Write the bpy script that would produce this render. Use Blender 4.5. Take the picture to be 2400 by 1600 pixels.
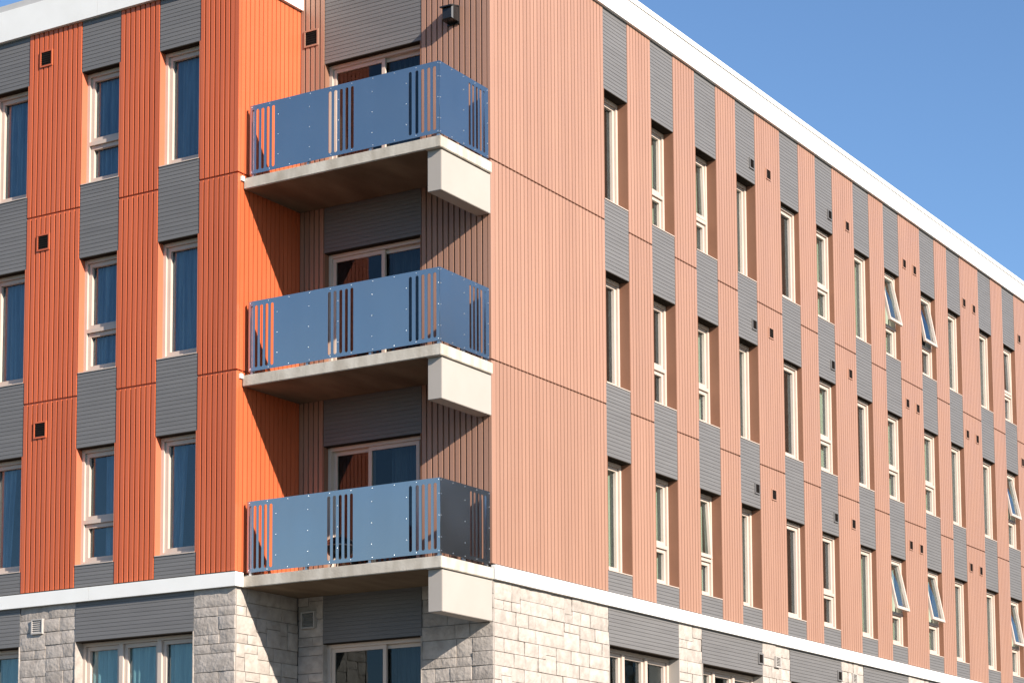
import bpy, bmesh, math, random
from mathutils import Vector, Matrix

random.seed(11)
S = bpy.context.scene
for o in list(bpy.data.objects):
    bpy.data.objects.remove(o, do_unlink=True)
COL = S.collection

# ------------------------------------------------------------------ camera
cam_d = bpy.data.cameras.new('camera')
cam = bpy.data.objects.new('camera', cam_d)
COL.objects.link(cam)
S.camera = cam
YAW, PIT, ROLL = math.radians(120.579), math.radians(6.0128), math.radians(-0.459)
fw = Vector((math.cos(PIT) * math.cos(YAW), math.cos(PIT) * math.sin(YAW), math.sin(PIT)))
rt0 = Vector((math.sin(YAW), -math.cos(YAW), 0))
up0 = rt0.cross(fw)
rt = rt0 * math.cos(ROLL) + up0 * math.sin(ROLL)
up = -rt0 * math.sin(ROLL) + up0 * math.cos(ROLL)
mw = Matrix((rt, up, -fw)).transposed().to_4x4()
mw.translation = Vector((16.801, -24.898, 1.601))
cam.matrix_world = mw
cam_d.sensor_width = 36
cam_d.lens = 77.308
cam_d.shift_x = -0.05198
cam_d.shift_y = 0.3284
cam_d.clip_end = 2000

# ------------------------------------------------------------------ sky and sun
SUN = Vector((2.03, -0.683, 1.0)).normalized()
W = bpy.data.worlds.new('World')
S.world = W
W.use_nodes = True
nt = W.node_tree
nt.nodes.clear()
sky = nt.nodes.new('ShaderNodeTexSky')
sky.sky_type = 'NISHITA'
sky.sun_disc = False
sky.sun_elevation = math.asin(SUN.z)
sky.sun_rotation = math.atan2(SUN.x, SUN.y)
sky.altitude = 100
sky.air_density = 1.0
sky.dust_density = 0.2
sky.ozone_density = 5.0
bg = nt.nodes.new('ShaderNodeBackground')
bg.inputs['Strength'].default_value = 0.098
wo = nt.nodes.new('ShaderNodeOutputWorld')
nt.links.new(sky.outputs[0], bg.inputs[0])
nt.links.new(bg.outputs[0], wo.inputs[0])
sl = bpy.data.lights.new('sun', 'SUN')
sl.energy = 5.0
sl.angle = math.radians(0.5)
sl.color = (1.0, 0.93, 0.84)
so = bpy.data.objects.new('sun', sl)
COL.objects.link(so)
so.location = (60, -20, 40)
so.rotation_euler = (-SUN).to_track_quat('-Z', 'Y').to_euler()
S.view_settings.view_transform = 'Standard'
S.view_settings.look = 'None'
S.view_settings.gamma = 1.0
S.view_settings.use_curve_mapping = False
S.view_settings.exposure = 0.85
S.cycles.max_bounces = 6
S.cycles.diffuse_bounces = 1
S.cycles.glossy_bounces = 3
S.cycles.transparent_max_bounces = 10

# ------------------------------------------------------------------ materials
def newmat(name):
    m = bpy.data.materials.new(name)
    m.use_nodes = True
    n = m.node_tree
    b = n.nodes['Principled BSDF']
    return m, n, b

def L(n, a, b):
    n.links.new(a, b)

def surf(name, c0, c1, scale=3.0, rough=0.5, metal=0.0, bump=0.0, bscale=40.0, stretch=(1, 1, 1), spec=0.5, detail=6.0, pervar=0.0):
    m, n, b = newmat(name)
    tc = n.nodes.new('ShaderNodeTexCoord')
    geo = n.nodes.new('ShaderNodeNewGeometry')
    mp = n.nodes.new('ShaderNodeMapping')
    mp.inputs['Scale'].default_value = stretch
    L(n, geo.outputs['Position'], mp.inputs['Vector'])
    nz = n.nodes.new('ShaderNodeTexNoise')
    nz.inputs['Scale'].default_value = scale
    nz.inputs['Detail'].default_value = detail
    L(n, mp.outputs[0], nz.inputs['Vector'])
    cr = n.nodes.new('ShaderNodeValToRGB')
    cr.color_ramp.elements[0].position = 0.3
    cr.color_ramp.elements[1].position = 0.7
    cr.color_ramp.elements[0].color = (*c0, 1)
    cr.color_ramp.elements[1].color = (*c1, 1)
    L(n, nz.outputs['Fac'], cr.inputs['Fac'])
    col = cr.outputs['Color']
    if pervar:
        oi = n.nodes.new('ShaderNodeObjectInfo')
        mr = n.nodes.new('ShaderNodeMapRange')
        mr.inputs['To Min'].default_value = 1 - pervar
        mr.inputs['To Max'].default_value = 1 + pervar
        L(n, oi.outputs['Random'], mr.inputs['Value'])
        hv = n.nodes.new('ShaderNodeHueSaturation')
        L(n, mr.outputs[0], hv.inputs['Value'])
        L(n, col, hv.inputs['Color'])
        mc = n.nodes.new('ShaderNodeMix')
        mc.data_type = 'RGBA'; mc.blend_type = 'MULTIPLY'
        mc.inputs['Factor'].default_value = 1.0
        L(n, hv.outputs['Color'], mc.inputs['A']); L(n, oi.outputs['Color'], mc.inputs['B'])
        col = mc.outputs['Result']
    L(n, col, b.inputs['Base Color'])
    b.inputs['Roughness'].default_value = rough
    b.inputs['Metallic'].default_value = metal
    b.inputs['Specular IOR Level'].default_value = spec
    if bump:
        n2 = n.nodes.new('ShaderNodeTexNoise')
        n2.inputs['Scale'].default_value = bscale
        n2.inputs['Detail'].default_value = 8
        L(n, geo.outputs['Position'], n2.inputs['Vector'])
        bp = n.nodes.new('ShaderNodeBump')
        bp.inputs['Strength'].default_value = bump
        bp.inputs['Distance'].default_value = 0.02
        L(n, n2.outputs['Fac'], bp.inputs['Height'])
        L(n, bp.outputs[0], b.inputs['Normal'])
    return m

M = {}
M['orange'] = surf('orange_metal', (0.51, 0.105, 0.037), (0.57, 0.126, 0.047), 1.2, 0.42, bump=0.05, bscale=3, stretch=(2.5, 2.5, .22), pervar=.045)
M['brown'] = surf('copper_brown_metal', (0.345, 0.184, 0.124), (0.38, 0.205, 0.139), 1.2, 0.42, bump=0.05, bscale=3, stretch=(2.5, 2.5, .22), pervar=.045)
M['brown_jamb'] = surf('shaded_brown_metal', (0.23, 0.11, 0.068), (0.26, 0.128, 0.08), 1.2, 0.65, spec=.15)  # same paint as the copper brown, darkened for shade inside the reveals
M['orange_jamb'] = surf('orange_flashing', (0.52, 0.14, 0.07), (0.56, 0.16, 0.085), 1.2, 0.55, spec=.2)
M['shade_dark'] = surf('shadow_dark_flashing', (0.03, 0.023, 0.018), (0.04, 0.032, 0.025), 2, 0.95, spec=.0)  # near black paints in the shadow at opening heads and above the belt course
M['soffit'] = surf('shaded_soffit_concrete', (0.12, 0.085, 0.055), (0.20, 0.15, 0.10), 2.2, 0.95, bump=.15, bscale=30, spec=.1, stretch=(1, .35, 1))  # browner concrete, darkened further to paint in the shade under the slabs
M['siding'] = surf('grey_siding', (0.143, 0.134, 0.128), (0.164, 0.154, 0.147), 4.0, 0.55, bump=0.06, bscale=60, stretch=(.3, .3, 3), pervar=.04)
M['white'] = surf('white_trim', (0.80, 0.77, 0.715), (0.86, 0.83, 0.78), 2.0, 0.45)
M['coping'] = surf('coping_metal', (0.50, 0.47, 0.44), (0.56, 0.53, 0.50), 2.0, 0.5)
M['frame'] = surf('beige_window_frame', (0.53, 0.425, 0.35), (0.57, 0.46, 0.38), 3.0, 0.4)
M['stone'] = surf('rock_face_stone', (0.34, 0.29, 0.248), (0.48, 0.416, 0.362), 7.0, 0.85, bump=0.65, bscale=18, spec=.2, pervar=.09)
M['mortar'] = surf('mortar', (0.24, 0.21, 0.18), (0.30, 0.26, 0.23), 20, 0.95, spec=.1)
M['concrete'] = surf('slab_concrete', (0.40, 0.345, 0.275), (0.60, 0.54, 0.455), 2.6, 0.85, bump=0.25, bscale=45, spec=.2, stretch=(2.2, 2.2, .7))
M['beam'] = surf('beam_cladding', (0.38, 0.335, 0.29), (0.41, 0.36, 0.315), 1.5, 0.6, spec=.3)
M['dark'] = surf('black_louvre', (0.012, 0.01, 0.009), (0.018, 0.015, 0.014), 10, 0.95, spec=.0)
M['wall'] = surf('sheathing', (0.10, 0.095, 0.09), (0.12, 0.11, 0.105), 5, 0.9)
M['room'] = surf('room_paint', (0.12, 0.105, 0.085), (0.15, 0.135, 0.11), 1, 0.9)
M['curtain'] = surf('curtain_cloth', (0.42, 0.42, 0.33), (0.62, 0.60, 0.48), 6, 0.9, stretch=(3, 3, .15), spec=.1)
M['curtain_blue'] = surf('blue_curtain_cloth', (0.07, 0.11, 0.20), (0.30, 0.38, 0.52), 5, 0.9, stretch=(3, 3, .15), spec=.1)
M['curtain_teal'] = surf('teal_curtain_cloth', (0.22, 0.36, 0.42), (0.45, 0.62, 0.66), 5, 0.9, stretch=(3, 3, .15), spec=.1)
M['steel'] = surf('galvanised_steel', (0.50, 0.475, 0.455), (0.525, 0.50, 0.48), 3.0, 0.22, metal=1.0, bump=0.006, bscale=2.0, stretch=(1, 1, .3))
def smudge(m, lo, hi, scale):
    n = m.node_tree
    g = n.nodes.new('ShaderNodeNewGeometry')
    z = n.nodes.new('ShaderNodeTexNoise'); z.inputs['Scale'].default_value = scale; z.inputs['Detail'].default_value = 7
    mr = n.nodes.new('ShaderNodeMapRange')
    mr.inputs['From Min'].default_value = .3; mr.inputs['From Max'].default_value = .7
    mr.inputs['To Min'].default_value = lo; mr.inputs['To Max'].default_value = hi
    L(n, g.outputs['Position'], z.inputs['Vector']); L(n, z.outputs['Fac'], mr.inputs['Value'])
    L(n, mr.outputs[0], n.nodes['Principled BSDF'].inputs['Roughness'])
smudge(M['steel'], .19, .25, 1.1)
smudge(M['orange'], .36, .52, 1.5)
smudge(M['brown'], .36, .52, 1.5)
M['post'] = surf('post_steel', (0.5, 0.5, 0.5), (0.6, 0.6, 0.6), 9.0, 0.35, metal=1.0)
M['rivet'] = surf('rivet_steel', (0.85, 0.85, 0.85), (0.9, 0.9, 0.9), 9.0, 0.35, metal=1.0)
M['black'] = surf('black_enamel', (0.012, 0.012, 0.012), (0.018, 0.017, 0.017), 4, 0.25)
M['chrome'] = surf('bright_rim', (0.4, 0.39, 0.37), (0.45, 0.44, 0.42), 4, 0.35, metal=1.0)
M['ventwhite'] = surf('white_vent', (0.40, 0.36, 0.325), (0.44, 0.40, 0.36), 4, 0.7)
M['roof'] = surf('roof_membrane', (0.30, 0.29, 0.28), (0.36, 0.35, 0.34), 1, 0.9)
M['asphalt'] = surf('asphalt', (0.045, 0.044, 0.043), (0.065, 0.063, 0.060), 3, 0.9, bump=.3, bscale=90)
M['paving'] = surf('pavement_concrete', (0.13, 0.12, 0.105), (0.17, 0.16, 0.145), 1.5, 0.9, bump=.2, bscale=50)
M['soil'] = surf('ground_grass', (0.025, 0.032, 0.012), (0.045, 0.05, 0.02), .7, 0.95, bump=.3, bscale=30)
M['bark'] = surf('bark', (0.06, 0.045, 0.03), (0.10, 0.075, 0.055), 8, 0.95, bump=.5, bscale=20)
M['leaf'] = surf('autumn_leaf', (0.30, 0.20, 0.10), (0.46, 0.28, 0.15), .8, 0.7, pervar=.05)
lm, ln, lb = M['leaf'], M['leaf'].node_tree, M['leaf'].node_tree.nodes['Principled BSDF']
ltr = ln.nodes.new('ShaderNodeBsdfTranslucent')
lmx = ln.nodes.new('ShaderNodeMixShader')
lsrc = lb.inputs['Base Color'].links[0].from_socket
L(ln, lsrc, ltr.inputs['Color'])
L(ln, lb.outputs[0], lmx.inputs[1]); L(ln, ltr.outputs[0], lmx.inputs[2])
L(ln, lmx.outputs[0], ln.nodes['Material Output'].inputs[0])
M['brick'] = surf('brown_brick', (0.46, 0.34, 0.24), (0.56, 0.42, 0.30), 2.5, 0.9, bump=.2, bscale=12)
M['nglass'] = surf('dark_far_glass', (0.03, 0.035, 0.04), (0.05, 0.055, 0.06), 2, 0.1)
M['lampgrey'] = surf('lamp_pole_grey', (0.3, 0.3, 0.3), (0.36, 0.36, 0.36), 4, 0.5)
M['line'] = surf('road_paint', (0.7, 0.68, 0.6), (0.8, 0.78, 0.72), 9, 0.8)

def glass(name, tint, boost):
    m = bpy.data.materials.new(name)
    m.use_nodes = True
    n = m.node_tree
    n.nodes.clear()
    out = n.nodes.new('ShaderNodeOutputMaterial')
    tr = n.nodes.new('ShaderNodeBsdfTransparent')
    tr.inputs[0].default_value = (*tint, 1)
    gl = n.nodes.new('ShaderNodeBsdfGlossy')
    gl.inputs['Roughness'].default_value = 0.01
    gl.inputs['Color'].default_value = (.82, .92, 1, 1)
    # Schlick reflectance from |N.I|, the same from either side of the thin pane
    g0 = n.nodes.new('ShaderNodeNewGeometry')
    dt = n.nodes.new('ShaderNodeVectorMath'); dt.operation = 'DOT_PRODUCT'
    n.links.new(g0.outputs['Normal'], dt.inputs[0]); n.links.new(g0.outputs['Incoming'], dt.inputs[1])
    ab = n.nodes.new('ShaderNodeMath'); ab.operation = 'ABSOLUTE'
    n.links.new(dt.outputs['Value'], ab.inputs[0])
    om = n.nodes.new('ShaderNodeMath'); om.operation = 'SUBTRACT'; om.inputs[0].default_value = 1.0
    n.links.new(ab.outputs[0], om.inputs[1])
    pw = n.nodes.new('ShaderNodeMath'); pw.operation = 'POWER'; pw.inputs[1].default_value = 5.0
    n.links.new(om.outputs[0], pw.inputs[0])
    fr = n.nodes.new('ShaderNodeMath'); fr.operation = 'MULTIPLY_ADD'
    fr.inputs[1].default_value = 0.955; fr.inputs[2].default_value = 0.045
    n.links.new(pw.outputs[0], fr.inputs[0])
    mu = n.nodes.new('ShaderNodeMath')
    mu.operation = 'MULTIPLY'
    mu.use_clamp = True
    mu.inputs[1].default_value = boost
    nz = n.nodes.new('ShaderNodeTexNoise')
    nz.inputs['Scale'].default_value = 1.3
    g = n.nodes.new('ShaderNodeNewGeometry')
    n.links.new(g.outputs['Position'], nz.inputs['Vector'])
    bp = n.nodes.new('ShaderNodeBump')
    bp.inputs['Strength'].default_value = 0.03
    bp.inputs['Distance'].default_value = 0.05
    n.links.new(nz.outputs['Fac'], bp.inputs['Height'])
    n.links.new(bp.outputs[0], gl.inputs['Normal'])
    mx = n.nodes.new('ShaderNodeMixShader')
    n.links.new(fr.outputs[0], mu.inputs[0])
    n.links.new(mu.outputs[0], mx.inputs[0])
    n.links.new(tr.outputs[0], mx.inputs[1])
    n.links.new(gl.outputs[0], mx.inputs[2])
    n.links.new(mx.outputs[0], out.inputs[0])
    return m
M['glass'] = glass('window_glass', (0.80, 0.86, 0.84), 1.5)
M['door_glass'] = glass('door_glass', (0.6, 0.62, 0.6), .8)

# ------------------------------------------------------------------ mesh helpers
class MB:
    """collects faces in facade coordinates (u along, d outward, z up)"""
    def __init__(s, f=None):
        s.v, s.f, s.F = [], [], f
    def box(s, u0, u1, d0, d1, z0, z1):
        b = len(s.v)
        s.v += [(u0, d0, z0), (u1, d0, z0), (u1, d1, z0), (u0, d1, z0), (u0, d0, z1), (u1, d0, z1), (u1, d1, z1), (u0, d1, z1)]
        s.f += [tuple(b + i for i in q) for q in ((0, 3, 2, 1), (4, 5, 6, 7), (0, 1, 5, 4), (1, 2, 6, 5), (2, 3, 7, 6), (3, 0, 4, 7))]
        return s
    def bevbox(s, u0, u1, d0, d1, z0, z1, c):
        """box whose front (d1) edges are chamfered by c"""
        b = len(s.v)
        s.v += [(u0, d0, z0), (u1, d0, z0), (u1, d0, z1), (u0, d0, z1),
                (u0, d1 - c, z0), (u1, d1 - c, z0), (u1, d1 - c, z1), (u0, d1 - c, z1),
                (u0 + c, d1, z0 + c), (u1 - c, d1, z0 + c), (u1 - c, d1, z1 - c), (u0 + c, d1, z1 - c)]
        q = [(0, 1, 2, 3)]
        for i in range(4):
            j = (i + 1) % 4
            q += [(i, i + 4, j + 4, j), (i + 4, i + 8, j + 8, j + 4)]
        q += [(8, 11, 10, 9)]
        s.f += [tuple(b + i for i in t) for t in q]
        return s
    def frame(s, u0, u1, d0, d1, z0, z1, w, wb=None):
        wb = w if wb is None else wb
        s.box(u0, u0 + w, d0, d1, z0, z1)
        s.box(u1 - w, u1, d0, d1, z0, z1)
        s.box(u0 + w, u1 - w, d0, d1, z1 - w, z1)
        s.box(u0 + w, u1 - w, d0, d1, z0, z0 + wb)
        return s
    def quad(s, a, b_, c, d_):
        b = len(s.v)
        s.v += [a, b_, c, d_]
        s.f.append((b, b + 1, b + 2, b + 3))
        return s
    def mesh(s, name, mat):
        m = bpy.data.meshes.new(name)
        v = [s.F(*p) for p in s.v] if s.F else s.v
        m.from_pydata(v, [], s.f)
        bm = bmesh.new()
        bm.from_mesh(m)
        bmesh.ops.recalc_face_normals(bm, faces=bm.faces)
        bm.to_mesh(m)
        bm.free()
        m.materials.append(mat)
        return m
    def build(s, name, mat, parent=None):
        return put(name, s.mesh(name, mat), parent)

def put(name, mesh, parent=None, loc=(0, 0, 0)):
    o = bpy.data.objects.new(name, mesh)
    COL.objects.link(o)
    o.parent = parent
    o.location = loc
    return o

def tag(o, label=None, cat=None, group=None, kind=None):
    if label: o['label'] = label
    if cat: o['category'] = cat
    if group: o['group'] = group
    if kind: o['kind'] = kind
    return o

WX, DY = -3.5, 1.5            # notch: left corner x, recess depth y
fL = lambda u, d, z: (u, -d, z)
fC = lambda u, d, z: (u, DY - d, z)
fR = lambda u, d, z: (d, u, z)
fT = lambda u, d, z: (WX + d, u, z)      # return wall beside the balconies
vec = {fL: ((1, 0), (0, -1)), fC: ((1, 0), (0, -1)), fR: ((0, 1), (1, 0)), fT: ((0, 1), (1, 0))}

# ------------------------------------------------------------------ ground
def sheet(name, x0, x1, y0, y1, z, mat):
    o = MB().quad((x0, y0, z), (x1, y0, z), (x1, y1, z), (x0, y1, z)).build(name, mat)
    return tag(o, kind='structure')
sheet('ground', -500, 500, -500, 500, 0, M['soil'])
sheet('road', 6, 14, -500, 500, .004, M['asphalt'])
sheet('road', -500, 6, -16, -8, .004, M['asphalt'])
sheet('road', 14, 500, -16, -8, .004, M['asphalt'])
pv = MB().box(-60, 5.9, -7.9, 0.4, 0.002, .13).box(.4, 5.9, .4, 90, .002, .13)
tag(pv.build('pavement', M['paving']), kind='structure')
tag(MB().box(14.1, 18.4, -7.9, 90, .002, .13).box(14.1, 18.4, -90, -16.1, .002, .13).build('pavement', M['paving']), kind='structure')

# ------------------------------------------------------------------ the building
B = bpy.data.objects.new('apartment_building', None)
COL.objects.link(B)
tag(B, 'four storey apartment block clad in orange and copper brown metal with corner balconies', 'building')

Z1 = 6.555
JOINT = {2: 6.555, 3: 9.56, 4: 12.56}
FAS_L, FAS_R = 15.57, 16.10
SILL, HEAD = .36, 2.18
colsR = [(4.895, 5.69), (6.495, 7.30), (8.105, 8.915), (9.71, 10.505), (11.58, 12.405), (13.195, 14.0), (15.04, 15.84),
         (16.61, 17.43), (18.63, 19.485), (20.24, 21.05), (22.235, 23.065), (23.86, 24.69), (25.8, 26.61), (27.4, 28.21)]
colsL = [(-10.2, -9.4), (-8.585, -7.774), (-6.645, -5.85), (-5.05, -4.25)]
ENDL, ENDR = -12.0, 31.0
G_R = [(4.9, 7.27), (8.11, 10.48), (11.65, 13.99), (15.08, 17.42), (18.58, 20.92), (22.0, 24.4)]
G_L = [(-10.1, -7.766), (-6.61, -4.275)]
DOOR = (-3.03, -1.235)
GHEAD, GSILL = 5.73, 3.9

def wall_mesh(F, u0, u1, z0, z1, holes, name='wall', d0=-.30, d1=-.05, mat='wall'):
    mb = MB(F)
    us = sorted({u0, u1, *[h[0] for h in holes], *[h[1] for h in holes]})
    zs = sorted({z0, z1, *[h[2] for h in holes], *[h[3] for h in holes]})
    for a, b in zip(us, us[1:]):
        run = None
        for c, e in zip(zs, zs[1:]):
            inside = any(h[0] <= a + 1e-6 and h[1] >= b - 1e-6 and h[2] <= c + 1e-6 and h[3] >= e - 1e-6 for h in holes)
            if inside:
                if run: mb.box(a, b, d0, d1, *run); run = None
            else:
                run = (run[0], e) if run else (c, e)
        if run: mb.box(a, b, d0, d1, *run)
    return mb.build(name, M[mat], B)

holesL = [(a, b, JOINT[k] + SILL, JOINT[k] + HEAD) for a, b in colsL for k in JOINT] + [(a, b, GSILL, GHEAD) for a, b in G_L]
holesR = [(a, b, JOINT[k] + SILL, JOINT[k] + HEAD) for a, b in colsR for k in JOINT] + [(a, b, GSILL, GHEAD) for a, b in G_R]
holesC = [(DOOR[0], DOOR[1], JOINT[k] - .1, JOINT[k] + 2.06) for k in JOINT] + [(DOOR[0], DOOR[1], 3.5, 5.6)]
wall_mesh(fL, ENDL, WX - .31, 0, 16.0, holesL)
wall_mesh(fR, DY + .3, ENDR, 0, 16.45, holesR)
wall_mesh(fC, WX - .31, -.05, 0, 16.45, holesC)
wall_mesh(fT, .05, DY, 0, 16.0, [])
# roof sheets
MB().box(ENDL, WX - .06, .06, 9, 15.9, 16.0).build('roof', M['roof'], B)
MB().box(ENDL + .3, -.06, DY + .26, ENDR, 16.3, 16.4).build('roof', M['roof'], B)

# ---- ribbed cladding
RIB = {}
nrib = [0]
rest_o, rest_b = {}, {}
def rib_mesh(F, pitch, h, mat):
    key = (id(F), round(pitch, 4), round(h, 3), mat)
    if key not in RIB:
        mb = MB(F)
        gw = .135 if F in (fL, fC) else .07
        a, b = pitch * gw, pitch * (1 - gw)
        v = [(a, -.03, 0), (a + .001, 0, 0), (b - .001, 0, 0), (b, -.03, 0)]
        n = len(v)
        mb.v = v + [(x, y, h) for x, y, _ in v]
        mb.f = [(i, i + 1, i + 1 + n, i + n) for i in range(n - 1)] + [tuple(range(n)), tuple(range(2 * n - 1, n - 1, -1)), (n - 1, 0, n, 2 * n - 1)]
        # express relative to the facade's own zero
        f0 = F(0, 0, 0)
        m = mb.mesh('rib', M[mat])
        for vv in m.vertices:
            vv.co -= Vector(f0)
        RIB[key] = m
    return RIB[key]

def cladding(F, u0, u1, z0, z1, mat, objs=True):
    """one strip of ribbed metal between u0,u1; backing sheet + its ribs"""
    p = MB(F).box(u0, u1, -.05, -.027, z0, z1).build('cladding_panel', M[mat], B)
    n = max(1, round((u1 - u0) / .102))
    tint = random.uniform(.95, 1.05)
    p.color = (tint, tint, tint, 1)
    pitch = (u1 - u0) / n
    g = .014
    for i in range(n):
        if objs:
            m = rib_mesh(F, pitch, z1 - z0 - 2 * g, mat)
            put('rib', m, p, F(u0 + i * pitch, 0, z0 + g)).color = (tint, tint, tint, 1)
            nrib[0] += 1
        else:
            r = rest_o.setdefault((id(F), mat), (F, mat, []))
            r[2].append((u0 + i * pitch, pitch, z0 + g, z1 - g))
    return p

# ---- grey siding
BRD = {}
nbrd = [0]
def siding(F, u0, u1, z0, z1, objs=True, pitch=.0615):
    p = MB(F).box(u0, u1, -.05, -.016, z0, z1).build('siding_panel', M['siding'], B)
    n = max(1, round((z1 - z0) / pitch))
    tint = random.uniform(.94, 1.04)
    ph = (z1 - z0) / n
    for i in range(n):
        if objs:
            key = (id(F), round(u1 - u0, 3), round(ph, 4))
            if key not in BRD:
                mb = MB(F)
                w = u1 - u0
                # lapped board: foot proud, top tucked back
                mb.v = [(0, -.03, .005), (0, -.006, .005), (0, -.009, ph), (0, -.03, ph), (w, -.03, .005), (w, -.006, .005), (w, -.009, ph), (w, -.03, ph)]
                mb.f = [(0, 1, 2, 3), (4, 7, 6, 5), (0, 4, 5, 1), (1, 5, 6, 2), (2, 6, 7, 3)]
                m = mb.mesh('siding_board', M['siding'])
                f0 = Vector(F(0, 0, 0))
                for vv in m.vertices: vv.co -= f0
                BRD[key] = m
            put('siding_board', BRD[key], p, F(u0, 0, z0 + i * ph)).color = (tint, tint, tint, 1)
            nbrd[0] += 1
        else:
            rest_b.setdefault(id(F), (F, []))[1].append((u0, u1, z0 + i * ph, ph))
    return p

# ---- rock face stones
def stone_field(F, u0, u1, z0, z1, seed, corner_u=None):
    rnd = random.Random(seed)
    p = MB(F).box(u0, u1, -.05, -.034, z0, z1).build('stone_wall', M['mortar'], B)
    cells = []
    band = .41
    zt = z1
    def blocks(ua, ub):
        """cut a run into blocks of uneven length"""
        out, u = [], ua
        while u < ub - 1e-4:
            w = rnd.choice([.28, .34, .40, .46, .52, .58]) * rnd.uniform(.95, 1.05)
            if ub - (u + w) < .2:
                w = ub - u
            if w > .66: w *= .5
            out.append((u, u + w))
            u += w
        return out
    while zt > z0 + .05:
        zb = max(z0, zt - band)
        H = zt - zb
        h = H / 2
        u = u0
        special = rnd.random() < .5
        while u < u1 - 1e-4:
            w = rnd.uniform(.46, .62) if special else rnd.uniform(.8, 1.3)
            if u1 - (u + w) < .24: w = u1 - u
            if special and w < .8:
                t = rnd.randint(1, 4)
                if t == 1:
                    e = H * .66
                    cells += [(u, u + w, zb, zb + e), (u, u + w * .42, zb + e, zt), (u + w * .42, u + w, zb + e, zt)]
                elif t == 2:
                    e = H * .34
                    cells += [(u, u + w, zb + e, zt), (u, u + w * .58, zb, zb + e), (u + w * .58, u + w, zb, zb + e)]
                elif t == 3:
                    k = w * .45
                    cells += [(u, u + k, zb + H * .34, zt), (u, u + k, zb, zb + H * .34), (u + k, u + w, zb + h, zt), (u + k, u + w, zb, zb + h)]
                else:
                    k = w * .42
                    cells += [(u, u + k, zb + h, zt), (u, u + k, zb, zb + h), (u + k, u + w, zb + H * .67, zt), (u + k, u + w, zb, zb + H * .67)]
            else:
                cells += [(p0, p1, zb + h, zt) for p0, p1 in blocks(u, u + w)]
                cells += [(p0, p1, zb, zb + h) for p0, p1 in blocks(u, u + w)]
            special = not special if rnd.random() < .75 else special
            u += w
        zt = zb
    g = .0045
    for a, b, c, e in cells:
        a += g; b -= g; c += g; e -= g
        if b - a < .03 or e - c < .03: continue
        nu = max(3, min(7, int((b - a) / .07)))
        nz = max(3, min(5, int((e - c) / .05)))
        mb = MB(F)
        proud = rnd.uniform(-.012, .004)
        tu, tz = rnd.uniform(-.02, .02), rnd.uniform(-.03, .03)
        r = .012
        for j in range(nz + 1):
            for i in range(nu + 1):
                s, t = i / nu, j / nz
                edge = i in (0, nu) or j in (0, nz)
                du = rnd.uniform(-.12, .12) / nu * (b - a) if 0 < i < nu and not edge else 0
                dz = rnd.uniform(-.15, .15) / nz * (e - c) if 0 < j < nz and not edge else 0
                d = proud - (.008 if edge else 0) + (rnd.uniform(-.005, .006) if not edge else rnd.uniform(-.004, .002)) + tu * (s - .5) * (b - a) + tz * (t - .5) * (e - c)
                ins = r * .25 if edge else 0
                uu = a + s * (b - a) + du
                zz = c + t * (e - c) + dz
                mb.v.append((uu, d, zz))
        idx = lambda i, j: j * (nu + 1) + i
        for j in range(nz):
            for i in range(nu):
                mb.f.append((idx(i, j), idx(i, j + 1), idx(i + 1, j + 1), idx(i + 1, j)))
        ring = [(i, 0) for i in range(nu)] + [(nu, j) for j in range(nz)] + [(i, nz) for i in range(nu, 0, -1)] + [(0, j) for j in range(nz, 0, -1)]
        bb = len(mb.v)
        for i, j in ring:
            v = mb.v[idx(i, j)]
            mb.v.append((v[0], -.04, v[2]))
        k = len(ring)
        for q in range(k):
            q2 = (q + 1) % k
            mb.f.append((idx(*ring[q]), idx(*ring[q2]), bb + q2, bb + q))
        o = mb.build('stone', M['stone'], p)
        for poly in o.data.polygons: poly.use_smooth = True
        rs = {idx(*q) for q in ring}
        for ed in o.data.edges:
            if (ed.vertices[0] in rs and ed.vertices[1] in rs) or max(ed.vertices) >= bb: ed.use_edge_sharp = True
    return p

# ---- windows
def room(F, u0, u1, z0, z1, d, depth, par):
    mb = MB(F)
    a, b = u0 - .02, u1 + .02
    mb.quad((a, d - depth, z0), (b, d - depth, z0), (b, d - depth, z1), (a, d - depth, z1))
    mb.quad((a, d, z0), (a, d - depth, z0), (a, d - depth, z1), (a, d, z1))
    mb.quad((b, d, z0), (b, d - depth, z0), (b, d - depth, z1), (b, d, z1))
    mb.quad((a, d, z0), (b, d, z0), (b, d - depth, z0), (a, d - depth, z0))
    mb.quad((a, d, z1), (b, d, z1), (b, d - depth, z1), (a, d - depth, z1))
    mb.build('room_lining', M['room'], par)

def curtain(F, u0, u1, z0, z1, d, par, mat='curtain', seed=0, taper=0):
    rnd = random.Random(seed)
    n = max(8, int((u1 - u0) / .022))
    mb = MB(F)
    ph = rnd.uniform(0, 6)
    for j in range(2):
        for i in range(n + 1):
            s = i / n
            u = u0 + s * (u1 - u0) * (1 - taper * (1 - j))
            dd = d + .028 * math.sin(s * (u1 - u0) * 62 + ph) + .012 * math.sin(s * (u1 - u0) * 23 + ph * 2)
            mb.v.append((u, dd, z0 + j * (z1 - z0)))
    for i in range(n):
        mb.f.append((i, i + 1, n + 2 + i, n + 1 + i))
    o = mb.build('curtain', M[mat], par)
    for p in o.data.polygons: p.use_smooth = True
    return o

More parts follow.
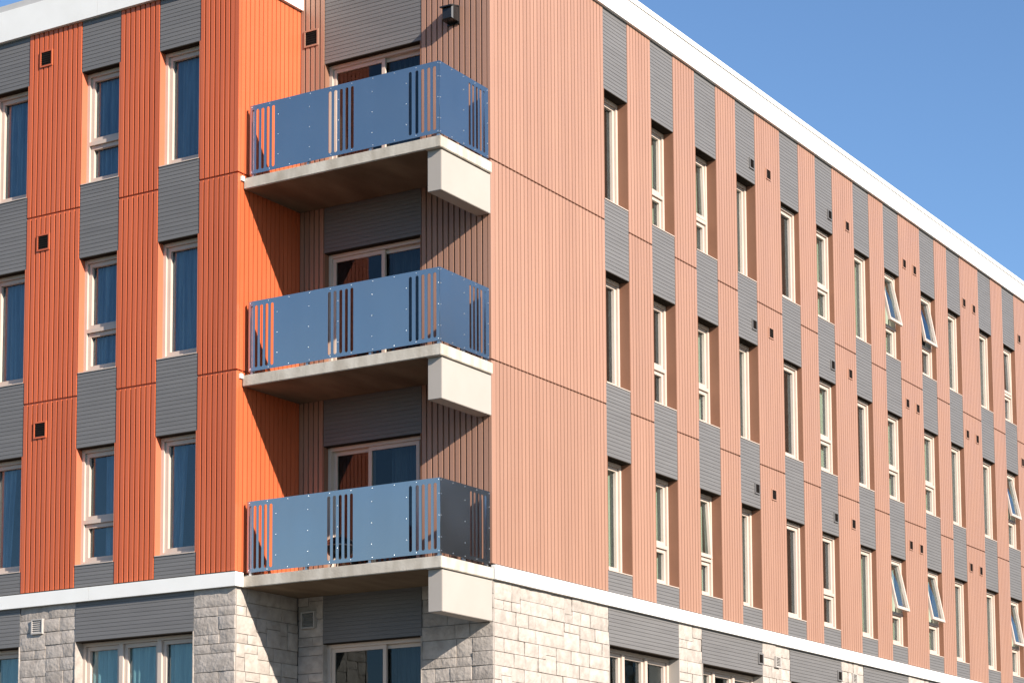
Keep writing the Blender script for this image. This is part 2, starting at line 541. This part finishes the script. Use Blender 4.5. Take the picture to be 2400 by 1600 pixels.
def window(F, u0, u1, z0, z1, rev, jamb, split=None, opening=0.0, cur=0, seed=0, cmat='curtain', lights=1):
    """frame set back by rev; split = height of a transom, opening = degrees the upper hopper hangs out"""
    fw_, sw = .055, .06
    w = MB(F).frame(u0 + .012, u1 - .012, -rev - .12, -rev, z0 + .004, z1 - .012, fw_)
    a, b, c, e = u0 + .012 + fw_, u1 - .012 - fw_, z0 + .004 + fw_, z1 - .012 - fw_
    cuts = [c, e]
    if split:
        w.box(a, b, -rev - .12, -rev, split - .03, split + .03)
        cuts = [c, split - .03, split + .03, e]
    lw = (b - a - (lights - 1) * .075) / lights
    us = []
    for i in range(lights):
        us.append((a + i * (lw + .075), a + i * (lw + .075) + lw))
        if i: w.box(us[i][0] - .075, us[i][0], -rev - .12, -rev + .004, c, e)
    win = w.build('window', M['frame'], B)
    # jamb linings and head of the reveal, sill flashing
    for ja in (u0 - .002, u1 - .012):
        MB(F).box(ja, ja + .014, -rev - .13, -.001, z0 - .01, z1).build('jamb', M[jamb], win)
    MB(F).box(u0 + .012, u1 - .012, -rev - .13, -.003, z1 - .012, z1).build('head_lining', M['shade_dark'], win)
    MB(F).box(u0 + .012, u1 - .012, -rev - .13, .004, z0 - .012, z0 + .002).build('sill', M['frame'], win)
    for (ua, ub) in us:
        segs = [(cuts[0], cuts[1])] if not split else [(cuts[0], cuts[1]), (cuts[2], cuts[3])]
        for q, (za, zb) in enumerate(segs):
            openit = opening if (split and q == 1) else 0
            ds, dg = -rev - .035, -rev - .085
            if openit:
                th = math.radians(openit)
                ct, st = math.cos(th), math.sin(th)
                def T(u, d, z, zb=zb, ds=ds):
                    rd, rz = d - ds, z - zb
                    return (u, ds + .01 + rd * ct - rz * st, zb + rd * st + rz * ct)
                FF = lambda u, d, z: F(*T(u, d, z))
            else:
                FF = F
            k = .004
            MB(FF).frame(ua + k, ub - k, ds - .05, ds, za + k, zb - k, sw).build('sash', M['frame'], win)
            MB(FF).box(ua + sw * .8, ub - sw * .8, dg - .004, dg, za + sw * .8, zb - sw * .8).build('pane', M['glass'], win)
            if openit > 6:
                # friction stay and the latch seen under the open hopper
                MB(F).box(ua + .10, ua + .16, ds - .03, ds + .05, za + .02, za + .10).build('latch', M['frame'], win)
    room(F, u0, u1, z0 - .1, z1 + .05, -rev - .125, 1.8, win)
    dc = -rev - .17
    if cur == 1: curtain(F, u0 + .02, u1 - .02, z0, z1, dc, win, cmat, seed)
    elif cur == 2: curtain(F, u0 + .02, u0 + (u1 - u0) * .5, z0, z1, dc, win, cmat, seed, .3)
    elif cur == 3: curtain(F, u0 + (u1 - u0) * .45, u1 - .02, z0, z1, dc, win, cmat, seed)
    return win

def vent(F, u, z, mat, s=.25, lou='dark', proud=.016, opening=.82):
    h = s / 2
    o = h * opening
    f = MB(F)
    f.box(u - h, u - o, -.03, proud, z - h, z + h).box(u + o, u + h, -.03, proud, z - h, z + h)
    f.box(u - o, u + o, -.03, proud, z + o, z + h).box(u - o, u + o, -.03, proud, z - h, z - o)
    v = f.build('vent', M[mat], B)
    l = MB(F).box(u - o, u + o, -.028, .003, z - o, z + o)
    n = 6
    for i in range(n):
        zz = z - o + (i + .5) * 2 * o / n
        q = 2 * o / n * .45
        b = len(l.v)
        l.v += [(u - o, .003, zz + q), (u + o, .003, zz + q), (u + o, proud - .006, zz - q), (u - o, proud - .006, zz - q)]
        l.f.append((b, b + 1, b + 2, b + 3))
    l.build('louvre', M[lou], v)
    return v

# ------------------------------------------------------------------ cladding layout
for k in (4, 3, 2):
    z0 = JOINT[k]
    zl = JOINT.get(k + 1, FAS_L + .03)
    zr = JOINT.get(k + 1, FAS_R + .03)
    # left face, orange
    for a, b in ((ENDL, colsL[0][0]), (colsL[0][1], colsL[1][0])):
        cladding(fL, a, b, z0, zl, 'orange', False)
    for a, b in ((-7.774, -6.645), (-5.85, -5.05), (-4.25, WX - .075)):
        cladding(fL, a, b, z0, zl, 'orange')
    MB(fL).box(WX - .075, WX, -.05, .001, z0 + .014, zl - .014).build('corner_trim', M['orange'], B)
    # return wall
    cladding(fT, .06, DY + .02, z0, zl, 'orange')
    MB(fT).box(.0505, .06, -.05, .001, z0 + .014, zl - .014).build('corner_trim', M['orange'], B)
    # recess wall, brown
    cladding(fC, WX + .001, DOOR[0], z0, zr, 'brown')
    cladding(fC, DOOR[1], -.05, z0, zr, 'brown')
    MB(fC).box(-.05, 0, -.05, .001, z0 + .014, zr - .014).build('corner_trim', M['brown'], B)
    # right face, brown
    MB(fR).box(DY + .0505, DY + .115, -.05, 0, z0 + .014, zr - .014).build('corner_trim', M['brown'], B)
    cladding(fR, DY + .115, colsR[0][0], z0, zr, 'brown')
    edges = [(colsR[i][1], colsR[i + 1][0]) for i in range(len(colsR) - 1)] + [(colsR[-1][1], ENDR)]
    for i, (a, b) in enumerate(edges):
        cladding(fR, a, b, z0, zr, 'brown', i < 1)
    # siding above and below every window
    for i, (a, b) in enumerate(colsL):
        siding(fL, a, b, z0, z0 + SILL - .012, i >= 1)
        siding(fL, a, b, z0 + HEAD, zl, i >= 1)
    for i, (a, b) in enumerate(colsR):
        siding(fR, a, b, z0, z0 + SILL - .012, i < 1)
        siding(fR, a, b, z0 + HEAD, zr, i < 1)
    siding(fC, DOOR[0], DOOR[1], z0 + 2.055, zr, k == 4)
# ground storey siding over the wide windows
for i, (a, b) in enumerate(G_L):
    siding(fL, a, b, GHEAD, 6.335, True)
for i, (a, b) in enumerate(G_R):
    siding(fR, a, b, GHEAD, 6.335, i < 1)
siding(fC, DOOR[0], DOOR[1], 5.6, 6.4, False)

# joined remainder of the ribs and boards, too many to keep single
mb = MB()
for F, mat, lst in rest_o.values():
    pass
def rest_ribs(mat):
    mb = MB()
    for F, m_, lst in rest_o.values():
        if m_ != mat: continue
        for u, pitch, za, zb in lst:
            gw = .135 if F in (fL, fC) else .07
            a, b = u + pitch * gw, u + pitch * (1 - gw)
            v = [(a, -.03), (a + .001, 0), (b - .001, 0), (b, -.03)]
            n = len(v); q = len(mb.v)
            mb.v += [F(x, y, za) for x, y in v] + [F(x, y, zb) for x, y in v]
            mb.f += [(q + i, q + i + 1, q + i + 1 + n, q + i + n) for i in range(n - 1)] + [tuple(q + i for i in range(n)), tuple(q + n + i for i in range(n - 1, -1, -1))]
    if mb.v: tag(mb.build('cladding_ribs', M[mat], B), kind='stuff')
rest_ribs('orange'); rest_ribs('brown')
mb = MB()
for F, lst in rest_b.values():
    for u0, u1, z, ph in lst:
        q = len(mb.v)
        mb.v += [F(*p) for p in [(u0, -.03, z + .005), (u0, -.006, z + .005), (u0, -.009, z + ph), (u0, -.03, z + ph), (u1, -.03, z + .005), (u1, -.006, z + .005), (u1, -.009, z + ph), (u1, -.03, z + ph)]]
        mb.f += [tuple(q + i for i in t) for t in ((0, 1, 2, 3), (4, 7, 6, 5), (0, 4, 5, 1), (1, 5, 6, 2), (2, 6, 7, 3))]
tag(mb.build('siding_boards', M['siding'], B), kind='stuff')

# ------------------------------------------------------------------ fascia, coping, belt course
# each run a prism butted against the next at the corners
def trim(name, mat, segs, piece=3.05):
    for x0, x1, y0, y1, z0, z1 in segs:
        dx, dy = x1 - x0, y1 - y0
        n = max(1, round(max(dx, dy) / piece))
        for i in range(n):
            j = .0025
            o = random.uniform(-.0015, .0015)
            if dx > dy: MB().box(x0 + dx * i / n + (j if i else 0), x0 + dx * (i + 1) / n - (j if i < n - 1 else 0), y0 + o, y1 + o, z0, z1).build(name, M[mat], B)
            else: MB().box(x0 + o, x1 + o, y0 + dy * i / n + (j if i else 0), y0 + dy * (i + 1) / n - (j if i < n - 1 else 0), z0, z1).build(name, M[mat], B)
p = .055
trim('fascia', 'white', [(ENDL, WX + p, -p, .2, FAS_L, 16.07)])
trim('fascia', 'white', [(WX - .2, WX + p, .2, DY, FAS_L, 16.07)])
trim('coping', 'coping', [(ENDL, WX + p - .012, -p + .012, .25, 16.07, 16.175)])
trim('coping', 'coping', [(WX - .25, WX + p - .012, .25, DY, 16.07, 16.175)])
trim('fascia', 'white', [(-.2, p, DY - p, ENDR, FAS_R, 16.46)])
trim('fascia', 'white', [(-12, -.2, DY - p, DY + .2, FAS_R, 16.46)])
trim('coping', 'white', [(-.25, p + .02, DY - p - .02, ENDR, 16.47, 16.56)])
trim('coping', 'white', [(-12, -.25, DY - p - .02, DY + .25, 16.47, 16.56)])
trim('belt_course', 'white', [(ENDL, WX + p, -p, .02, 6.335, Z1 - .012)])
trim('belt_course', 'white', [(WX - .02, WX + p, .02, .128, 6.335, Z1 - .012)])
trim('belt_course', 'white', [(-.02, p, DY + .004, ENDR, 6.335, Z1 - .012)])
for F, a, b in ((fL, ENDL, WX), (fR, DY + .06, ENDR)):   # drip flashing, near black to paint in the shadow line under the cladding
    MB(F).box(a, b, -.05, -.004, Z1 - .013, Z1 + .013).build('flashing', M['shade_dark'], B)
for z in (9.56, 12.56):     # little white end caps where the joint flashing meets the slab
    trim('flashing', 'white', [(WX - .02, WX + .03, .062, .122, z - .12, z - .05)])

# ------------------------------------------------------------------ stone ground storey
stone_field(fL, -7.766, -6.61, 4.7, 6.335, 5)
stone_field(fL, -4.275, WX, 4.7, 6.335, 8)
stone_field(fT, .042, DY + .02, 4.7, 6.335, 21)
stone_field(fC, WX + .002, DOOR[0], 4.7, 6.4, 31)
stone_field(fC, DOOR[1], 0, 4.7, 6.335, 33)
stone_field(fR, DY + .045, 4.9, 4.7, 6.335, 41)
for i, (a, b) in enumerate([(7.27, 8.11), (10.48, 11.65), (13.99, 15.08), (17.42, 18.58), (20.92, 22.0)]):
    stone_field(fR, a, b, 5.0, 6.335, 50 + i)
# plain stone below the picture
for F, a, b in ((fL, -7.766, -6.61), (fL, -4.275, WX), (fT, .05, DY), (fR, DY + .05, 4.9), (fC, DOOR[1], -.05)):
    MB(F).box(a, b, -.05, -.006, 0.13, 4.7).build('stone_base', M['stone'], B)
MB(fL).box(ENDL, -10.1, -.05, -.006, 0.13, 6.335).build('stone_base', M['stone'], B)
MB(fR).box(24.4, ENDR, -.05, -.006, 0.13, 6.335).build('stone_base', M['stone'], B)
for a, b in G_L: MB(fL).box(a, b, -.05, -.006, 0.13, GSILL).build('stone_base', M['stone'], B)
for a, b in G_R: MB(fR).box(a, b, -.05, -.006, 0.13, GSILL).build('stone_base', M['stone'], B)

# ------------------------------------------------------------------ windows
TR = 1.035
for k in JOINT:
    z0, z1 = JOINT[k] + SILL, JOINT[k] + HEAD
    for i, (a, b) in enumerate(colsL):
        window(fL, a, b, z0, z1, .125, 'orange_jamb', JOINT[k] + TR if i == 2 else None, 0, [0, 1, 1, 1][i] if k > 2 else [0, 2, 3, 2][i], 10 * k + i, 'curtain_blue')
    for i, (a, b) in enumerate(colsR):
        n = i + 1
        split = JOINT[k] + TR if n in (2, 3, 6, 8, 9, 12, 13) else None
        opening = {(4, 3): 1.6, (4, 8): 11.8, (4, 9): 10.6, (4, 12): 2.2, (3, 12): 11, (2, 3): 3.2, (2, 8): 12.2, (2, 9): 11.2, (2, 12): 10.2}.get((k, n), 0)
        rev = .185 if n <= 4 else .10
        cur = {(4, 1): 0, (4, 2): 3, (4, 3): 1, (4, 4): 1, (4, 5): 0, (4, 6): 3, (4, 7): 1, (4, 8): 1, (4, 9): 0, (4, 10): 1, (4, 11): 3, (4, 12): 0,
               (3, 1): 0, (3, 2): 2, (3, 3): 3, (3, 4): 3, (3, 5): 2, (3, 6): 1, (3, 7): 0, (3, 8): 3, (3, 9): 1, (3, 10): 3, (3, 11): 3, (3, 12): 1,
               (2, 1): 1, (2, 2): 1, (2, 3): 3, (2, 4): 1, (2, 5): 0, (2, 6): 2, (2, 7): 3, (2, 8): 1, (2, 9): 1, (2, 10): 3, (2, 11): 1, (2, 12): 3}.get((k, n), 1)
        window(fR, a, b, z0, z1, rev, 'brown_jamb', split, opening, cur, 100 * k + n)
for i, (a, b) in enumerate(G_L):
    window(fL, a, b, GSILL, GHEAD, .17, 'stone', None, 0, 1, 900 + i, 'curtain_teal', 3)
for i, (a, b) in enumerate(G_R):
    window(fR, a, b, GSILL, GHEAD, .20, 'beam', None, 0, [0, 2, 3, 1, 0, 0][i], 920 + i, 'curtain', 3)

# ------------------------------------------------------------------ vents
for k in JOINT:
    zc = JOINT[k] + 2.53
    vent(fL, -7.40, zc + .03, 'orange', .265)
    for u in (11.06, 14.71, 17.72, 18.30, 21.28, 21.91, 25.0):
        vent(fR, u, zc, 'brown', .205)
    for u in (10.36, 13.86):
        vent(fR, u, zc, 'siding', .195, opening=.8)
    if k == 4: vent(fC, -3.285, zc, 'brown', .27)
vent(fL, -7.38, 6.02, 'ventwhite', .235, 'ventwhite', .03)
vent(fC, -3.28, 5.98, 'ventwhite', .26, 'ventwhite', .05)
for u in (11.05, 14.55, 18.0): vent(fR, u, 6.02, 'ventwhite', .20, 'ventwhite', .04)
for u in (10.38, 13.88): vent(fR, u, 6.02, 'siding', .20, opening=.76)

# hooded wall lamp on the recess wall
wl = MB(fC).box(-.74, -.53, 0.0, .02, 14.72, 14.99).build('wall_lamp', M['black'], B)
h = MB(fC)
h.v = [(-.76, .02, 15.0), (-.52, .02, 15.0), (-.54, .23, 14.95), (-.74, .23, 14.95), (-.76, .02, 14.98), (-.52, .02, 14.98), (-.54, .23, 14.93), (-.74, .23, 14.93)]
h.f = [(0, 1, 2, 3), (4, 7, 6, 5), (0, 4, 5, 1), (1, 5, 6, 2), (2, 6, 7, 3), (3, 7, 4, 0)]
h.build('hood', M['black'], wl)
MB(fC).bevbox(-.735, -.535, .02, .19, 14.75, 14.975, .02).build('lamp_body', M['black'], wl)

# ------------------------------------------------------------------ balconies
def panel_mesh(name, length, height, slots, t=.004):
    """sheet in local x (along) / y (up) with round-ended slots cut through"""
    cu = bpy.data.curves.new(name, 'CURVE')
    cu.dimensions = '2D'
    cu.fill_mode = 'BOTH'
    cu.extrude = t / 2
    def spline(pts):
        s = cu.splines.new('POLY')
        s.points.add(len(pts) - 1)
        for q, (x, y) in zip(s.points, pts): q.co = (x, y, 0, 1)
        s.use_cyclic_u = True
    spline([(0, 0), (length, 0), (length, height), (0, height)])
    for cx, y0, y1, w in slots:
        r = w / 2
        pts = []
        for i in range(9):
            a = math.pi * i / 8
            pts.append((cx + r * math.cos(a), y1 - r + r * math.sin(a)))
        for i in range(9):
            a = math.pi + math.pi * i / 8
            pts.append((cx + r * math.cos(a), y0 + r + r * math.sin(a)))
        spline(pts)
    ob = bpy.data.objects.new(name, cu)
    COL.objects.link(ob)
    dg = bpy.context.evaluated_depsgraph_get()
    dg.update()
    me = bpy.data.meshes.new_from_object(ob.evaluated_get(dg))
    bpy.data.objects.remove(ob, do_unlink=True)
    me.materials.clear()
    me.materials.append(M['steel'])
    return me

YF, XS = .16, 0.0             # railing planes
RZ0, RZ1 = .05, 1.105         # above slab top
XL = -3.405
fslots = [(c - XL, .05, .985, .052) for c in (-3.345, -3.26, -3.165, -3.066, -2.966, -1.92, -1.82, -1.717, -1.617, -1.52, -.50, -.385, -.285, -.18, -.083)]
front_me = panel_mesh('railing_panel', -XL - .002, RZ1 - RZ0, fslots)
front_me.transform(Matrix.Rotation(math.pi / 2, 4, 'X'))
sslots = [(c - YF, .05, .985, .052) for c in (.942, 1.038, 1.136, 1.233, 1.325)]
side_me = panel_mesh('railing_panel', 1.44 - YF, RZ1 - RZ0, sslots)
side_me.transform(Matrix.Rotation(math.pi / 2, 4, 'Z') @ Matrix.Rotation(math.pi / 2, 4, 'X'))

def dome(mb, c, n, r=.009):
    """small round rivet head at c, facing n"""
    n = Vector(n)
    a = n.orthogonal().normalized()
    b = n.cross(a)
    q = len(mb.v)
    for rr, hh in ((r, 0), (r * .75, r * .55)):
        for i in range(6):
            t = i * math.pi / 3
            mb.v.append(tuple(Vector(c) + a * rr * math.cos(t) + b * rr * math.sin(t) + n * hh))
    for i in range(6):
        j = (i + 1) % 6
        mb.f.append((q + i, q + j, q + 6 + j, q + 6 + i))
    mb.f.append(tuple(q + 6 + i for i in range(6)))

def balcony(zt):
    zb = zt - .165
    slab = MB().box(WX + .012, .04, .126, DY - .022, zb, zt)
    # drip groove shadow line near the edge comes from the beam set back
    s = slab.build('balcony', M['concrete'], B)
    bm = bmesh.new(); bm.from_mesh(s.data)
    bmesh.ops.bevel(bm, geom=[e for e in bm.edges], offset=.008, segments=2, affect='EDGES')
    bm.to_mesh(s.data); bm.free()
    MB().box(WX + .03, -.24, .16, DY - .03, zb - .004, zb + .002).build('soffit', M['soffit'], s)  # thin sheet carrying the shade-darkened underside colour
    be = MB().box(-.235, .0, .205, DY - .003, zb - .60, zb - .004).build('beam', M['beam'], s)
    bm = bmesh.new(); bm.from_mesh(be.data)
    bmesh.ops.bevel(bm, geom=[e for e in bm.edges], offset=.006, segments=2, affect='EDGES')
    bm.to_mesh(be.data); bm.free()
    put('railing_panel', front_me, s, (XL, YF, zt + RZ0))
    put('railing_panel', side_me, s, (XS, YF, zt + RZ0))
    # angled end flange at the wall
    f = MB()
    a, b = Vector((XL - .001, YF)), Vector((XL - .062, YF + .062))
    n = Vector((.7071, .7071)) * .004
    for z in (zt + RZ0, zt + RZ1):
        f.v += [(a.x, a.y, z), (b.x, b.y, z), (b.x + n.x, b.y + n.y, z), (a.x + n.x, a.y + n.y, z)]
    f.f = [(0, 1, 2, 3), (4, 7, 6, 5), (0, 4, 5, 1), (1, 5, 6, 2), (2, 6, 7, 3), (3, 7, 4, 0)]
    f.build('end_flange', M['steel'], s)
    # top rail behind the sheet, posts with base plates
    MB().box(XL + .02, -.012, YF + .006, YF + .046, zt + RZ1 - .05, zt + RZ1 - .006).build('top_rail', M['post'], s)
    MB().box(-.052, -.012, YF + .046, 1.43, zt + RZ1 - .05, zt + RZ1 - .006).build('top_rail', M['post'], s)
    for x, y in ((XL + .05, YF + .035), (-2.335, YF + .035), (-1.21, YF + .035), (-.035, YF + .035), (-.035, 1.39), (-.035, .80)):
        po = MB()
        po.box(x - .022, x + .022, y - .022, y + .022, zt + .012, zt + RZ1 - .05)
        po.box(x - .05, x + .035, y - .03, y + .05, zt, zt + .012)
        po.build('post', M['post'], s)
    rv = MB()
    tops = [XL + .03] + [-3.038 + .3765 * i for i in range(9)]
    for x in tops:
        for z in (zt + RZ1 - .03, zt + RZ0 + .03): dome(rv, (x, YF - .003, z), (0, -1, 0))
    for x in (-2.876, -2.298, -1.768, -1.17, -.571, -.025):
        for z in (.88, .575, .27): dome(rv, (x, YF - .003, zt + z), (0, -1, 0))
    for y in (YF + .025, .48, .785, 1.09, 1.42):
        for z in (zt + RZ1 - .03, zt + RZ0 + .03): dome(rv, (.003, y, z), (1, 0, 0))
    for y in (YF + .025, .785, 1.42):
        for z in (.88, .575, .27): dome(rv, (.003, y, zt + z), (1, 0, 0))
    tag(rv.build('rivets', M['rivet'], s), kind='stuff')
    return s

def door(zt, head, mull, rev=.11, gap=None):
    u0, u1 = DOOR
    w = MB(fC).frame(u0 + .012, u1 - .012, -rev - .14, -rev, zt, head - .006, .055)
    d = w.build('sliding_door', M['frame'], B)
    for ja in (u0 - .002, u1 - .012):
        MB(fC).box(ja, ja + .014, -rev - .15, -.001, zt, head).build('jamb', M['brown_jamb'] if zt > 6 else M['stone'], d)
    MB(fC).box(u0 + .012, u1 - .012, -rev - .15, -.003, head - .006, head + .01).build('head_lining', M['shade_dark'], d)
    a, b = u0 + .067, u1 - .067
    if gap is None:
        spans = [(a, mull + .04, -.03), (mull - .04, b, -.075)]
    else:
        spans = [(a, mull + .04, -.075), (mull - .04, gap, -.03)]
    for x0, x1, dd in spans:
        MB(fC).frame(x0, x1, -rev + dd - .04, -rev + dd, zt + .055, head - .062, .06, .09).build('door_panel', M['frame'], d)
        MB(fC).box(x0 + .05, x1 - .05, -rev + dd - .024, -rev + dd - .02, zt + .13, head - .115).build('pane', M['door_glass'], d)
    MB(fC).box(mull + .005, mull + .025, -rev - .03, -rev + .01, zt + .9, zt + 1.15).build('door_handle', M['frame'], d)
    room(fC, u0, u1, zt - .05, head + .05, -rev - .145, 2.5, d)
    curtain(fC, u0 + (u1 - u0) * .55, u1 - .05, zt + .02, head - .03, -rev - .3, d, 'curtain_blue', int(zt * 10))

SLAB = {2: 6.49, 3: 9.49, 4: 12.49}
for k, zt in SLAB.items():
    balcony(zt)
    door(zt + .01, JOINT[k] + 2.055, {4: -2.03, 3: -2.03, 2: -2.25}[k], gap=-1.36 if k == 2 else None)
door(3.5, 5.6, -2.0)

# ------------------------------------------------------------------ kettle grill on the lowest balcony
def lathe(name, prof, mat, parent, c, seg=28):
    mb = MB()
    for r, z in prof:
        for i in range(seg):
            t = 2 * math.pi * i / seg
            mb.v.append((c[0] + r * math.cos(t), c[1] + r * math.sin(t), c[2] + z))
    for j in range(len(prof) - 1):
        for i in range(seg):
            k = (i + 1) % seg
            mb.f.append((j * seg + i, j * seg + k, (j + 1) * seg + k, (j + 1) * seg + i))
    o = mb.build(name, mat, parent)
    for p_ in o.data.polygons: p_.use_smooth = True
    return o
gc = Vector((-2.06, .62, 6.49))
G = bpy.data.objects.new('kettle_grill', None)
COL.objects.link(G)
G.location = gc
tag(G, 'black round kettle grill with a bright rim behind the lowest balcony railing', 'grill')
R0 = .215
lathe('bowl', [(.005, .20), (.10, .215), (.17, .26), (.205, .32), (R0, .375)], M['black'], G, (0, 0, 0))
lathe('lid', [(R0 + .004, .392), (.205, .43), (.175, .475), (.11, .508), (.02, .52), (.004, .52)], M['black'], G, (0, 0, 0))
lathe('rim', [(R0, .372), (R0 + .012, .376), (R0 + .012, .390), (R0, .394)], M['chrome'], G, (0, 0, 0))
MB().box(-.05, .05, -.012, .012, .535, .552).box(-.05, -.035, -.012, .012, .515, .536).box(.035, .05, -.012, .012, .515, .536).build('lid_handle', M['black'], G)
for i in range(3):
    t = 2 * math.pi * i / 3 + .4
    a = Vector((.12 * math.cos(t), .12 * math.sin(t), .24))
    b = Vector((.22 * math.cos(t), .22 * math.sin(t), 0))
    dvec = (b - a).normalized()
    s1 = dvec.orthogonal().normalized() * .009
    s2 = dvec.cross(s1)
    mb = MB()
    for q in (a, b):
        mb.v += [tuple(q + s1 + s2), tuple(q - s1 + s2), tuple(q - s1 - s2), tuple(q + s1 - s2)]
    mb.f = [(0, 1, 2, 3), (7, 6, 5, 4)] + [(j, (j + 1) % 4, 4 + (j + 1) % 4, 4 + j) for j in range(4)]
    mb.build('leg', M['black'], G)

# ------------------------------------------------------------------ across the street, seen only mirrored in glass and steel
def tree(x, y, h, cr, seed, label):
    rnd = random.Random(seed)
    T = bpy.data.objects.new('street_tree', None)
    COL.objects.link(T)
    T.location = (x, y, 0)
    tag(T, label, 'tree', 'trees across the street')
    mb = MB()
    def limb(a, b, r0, r1, n=7):
        dv = (b - a).normalized()
        s1 = dv.orthogonal().normalized(); s2 = dv.cross(s1)
        q = len(mb.v)
        for c, r in ((a, r0), (b, r1)):
            for i in range(n):
                t = 2 * math.pi * i / n
                mb.v.append(tuple(c + s1 * r * math.cos(t) + s2 * r * math.sin(t)))
        for i in range(n):
            j = (i + 1) % n
            mb.f.append((q + i, q + j, q + n + j, q + n + i))
    top = Vector((rnd.uniform(-.4, .4), rnd.uniform(-.4, .4), h * .8))
    limb(Vector((0, 0, -.05)), top * .45, .34, .24)
    limb(top * .45, top, .24, .06)
    tips = [top]
    for i in range(22):
        t = rnd.uniform(.3, .98)
        a = top * t
        ang = rnd.uniform(0, 6.28)
        ln = cr * (1.05 - .6 * abs(t - .5)) * rnd.uniform(.6, .95)
        b = a + Vector((math.cos(ang) * ln, math.sin(ang) * ln, rnd.uniform(.1, .5) * ln))
        limb(a, b, .10, .02, 5)
        tips += [b, a.lerp(b, .6)]
    mb.build('trunk', M['bark'], T)
    cm = MB()
    for tip in tips:
        for q in range(rnd.randint(2, 4)):
            c = tip + Vector((rnd.gauss(0, .7), rnd.gauss(0, .7), rnd.gauss(0, .6)))
            rr = rnd.uniform(.6, 1.2)
            for l in range(46):
                v = Vector((rnd.gauss(0, 1), rnd.gauss(0, 1), rnd.gauss(0, 1))).normalized() * rr * rnd.uniform(.5, 1)
                pnt = c + v
                n = Vector((rnd.gauss(0, 1), rnd.gauss(0, 1), rnd.gauss(0, 1))).normalized()
                s1 = n.orthogonal().normalized() * rnd.uniform(.12, .24); s2 = n.cross(s1)
                b = len(cm.v)
                cm.v += [tuple(pnt - s1), tuple(pnt + s2 * .6), tuple(pnt + s1), tuple(pnt - s2 * .6)]
                cm.f.append((b, b + 1, b + 2, b + 3))
    me = bpy.data.meshes.new('crown')
    me.from_pydata(cm.v, [], cm.f)
    me.materials.append(M['leaf'])
    put('crown', me, T)
    return T
for i, (x, y, h, cr, lb) in enumerate([
        (19.5, 33, 15, 4.2, 'rust green street tree mirrored in the ground floor windows of the sunlit side'),
        (20.5, 46, 14, 4.4, 'farther rust green street tree in front of the brown brick house')]):
    tree(x, y, h, cr, 70 + i, lb)

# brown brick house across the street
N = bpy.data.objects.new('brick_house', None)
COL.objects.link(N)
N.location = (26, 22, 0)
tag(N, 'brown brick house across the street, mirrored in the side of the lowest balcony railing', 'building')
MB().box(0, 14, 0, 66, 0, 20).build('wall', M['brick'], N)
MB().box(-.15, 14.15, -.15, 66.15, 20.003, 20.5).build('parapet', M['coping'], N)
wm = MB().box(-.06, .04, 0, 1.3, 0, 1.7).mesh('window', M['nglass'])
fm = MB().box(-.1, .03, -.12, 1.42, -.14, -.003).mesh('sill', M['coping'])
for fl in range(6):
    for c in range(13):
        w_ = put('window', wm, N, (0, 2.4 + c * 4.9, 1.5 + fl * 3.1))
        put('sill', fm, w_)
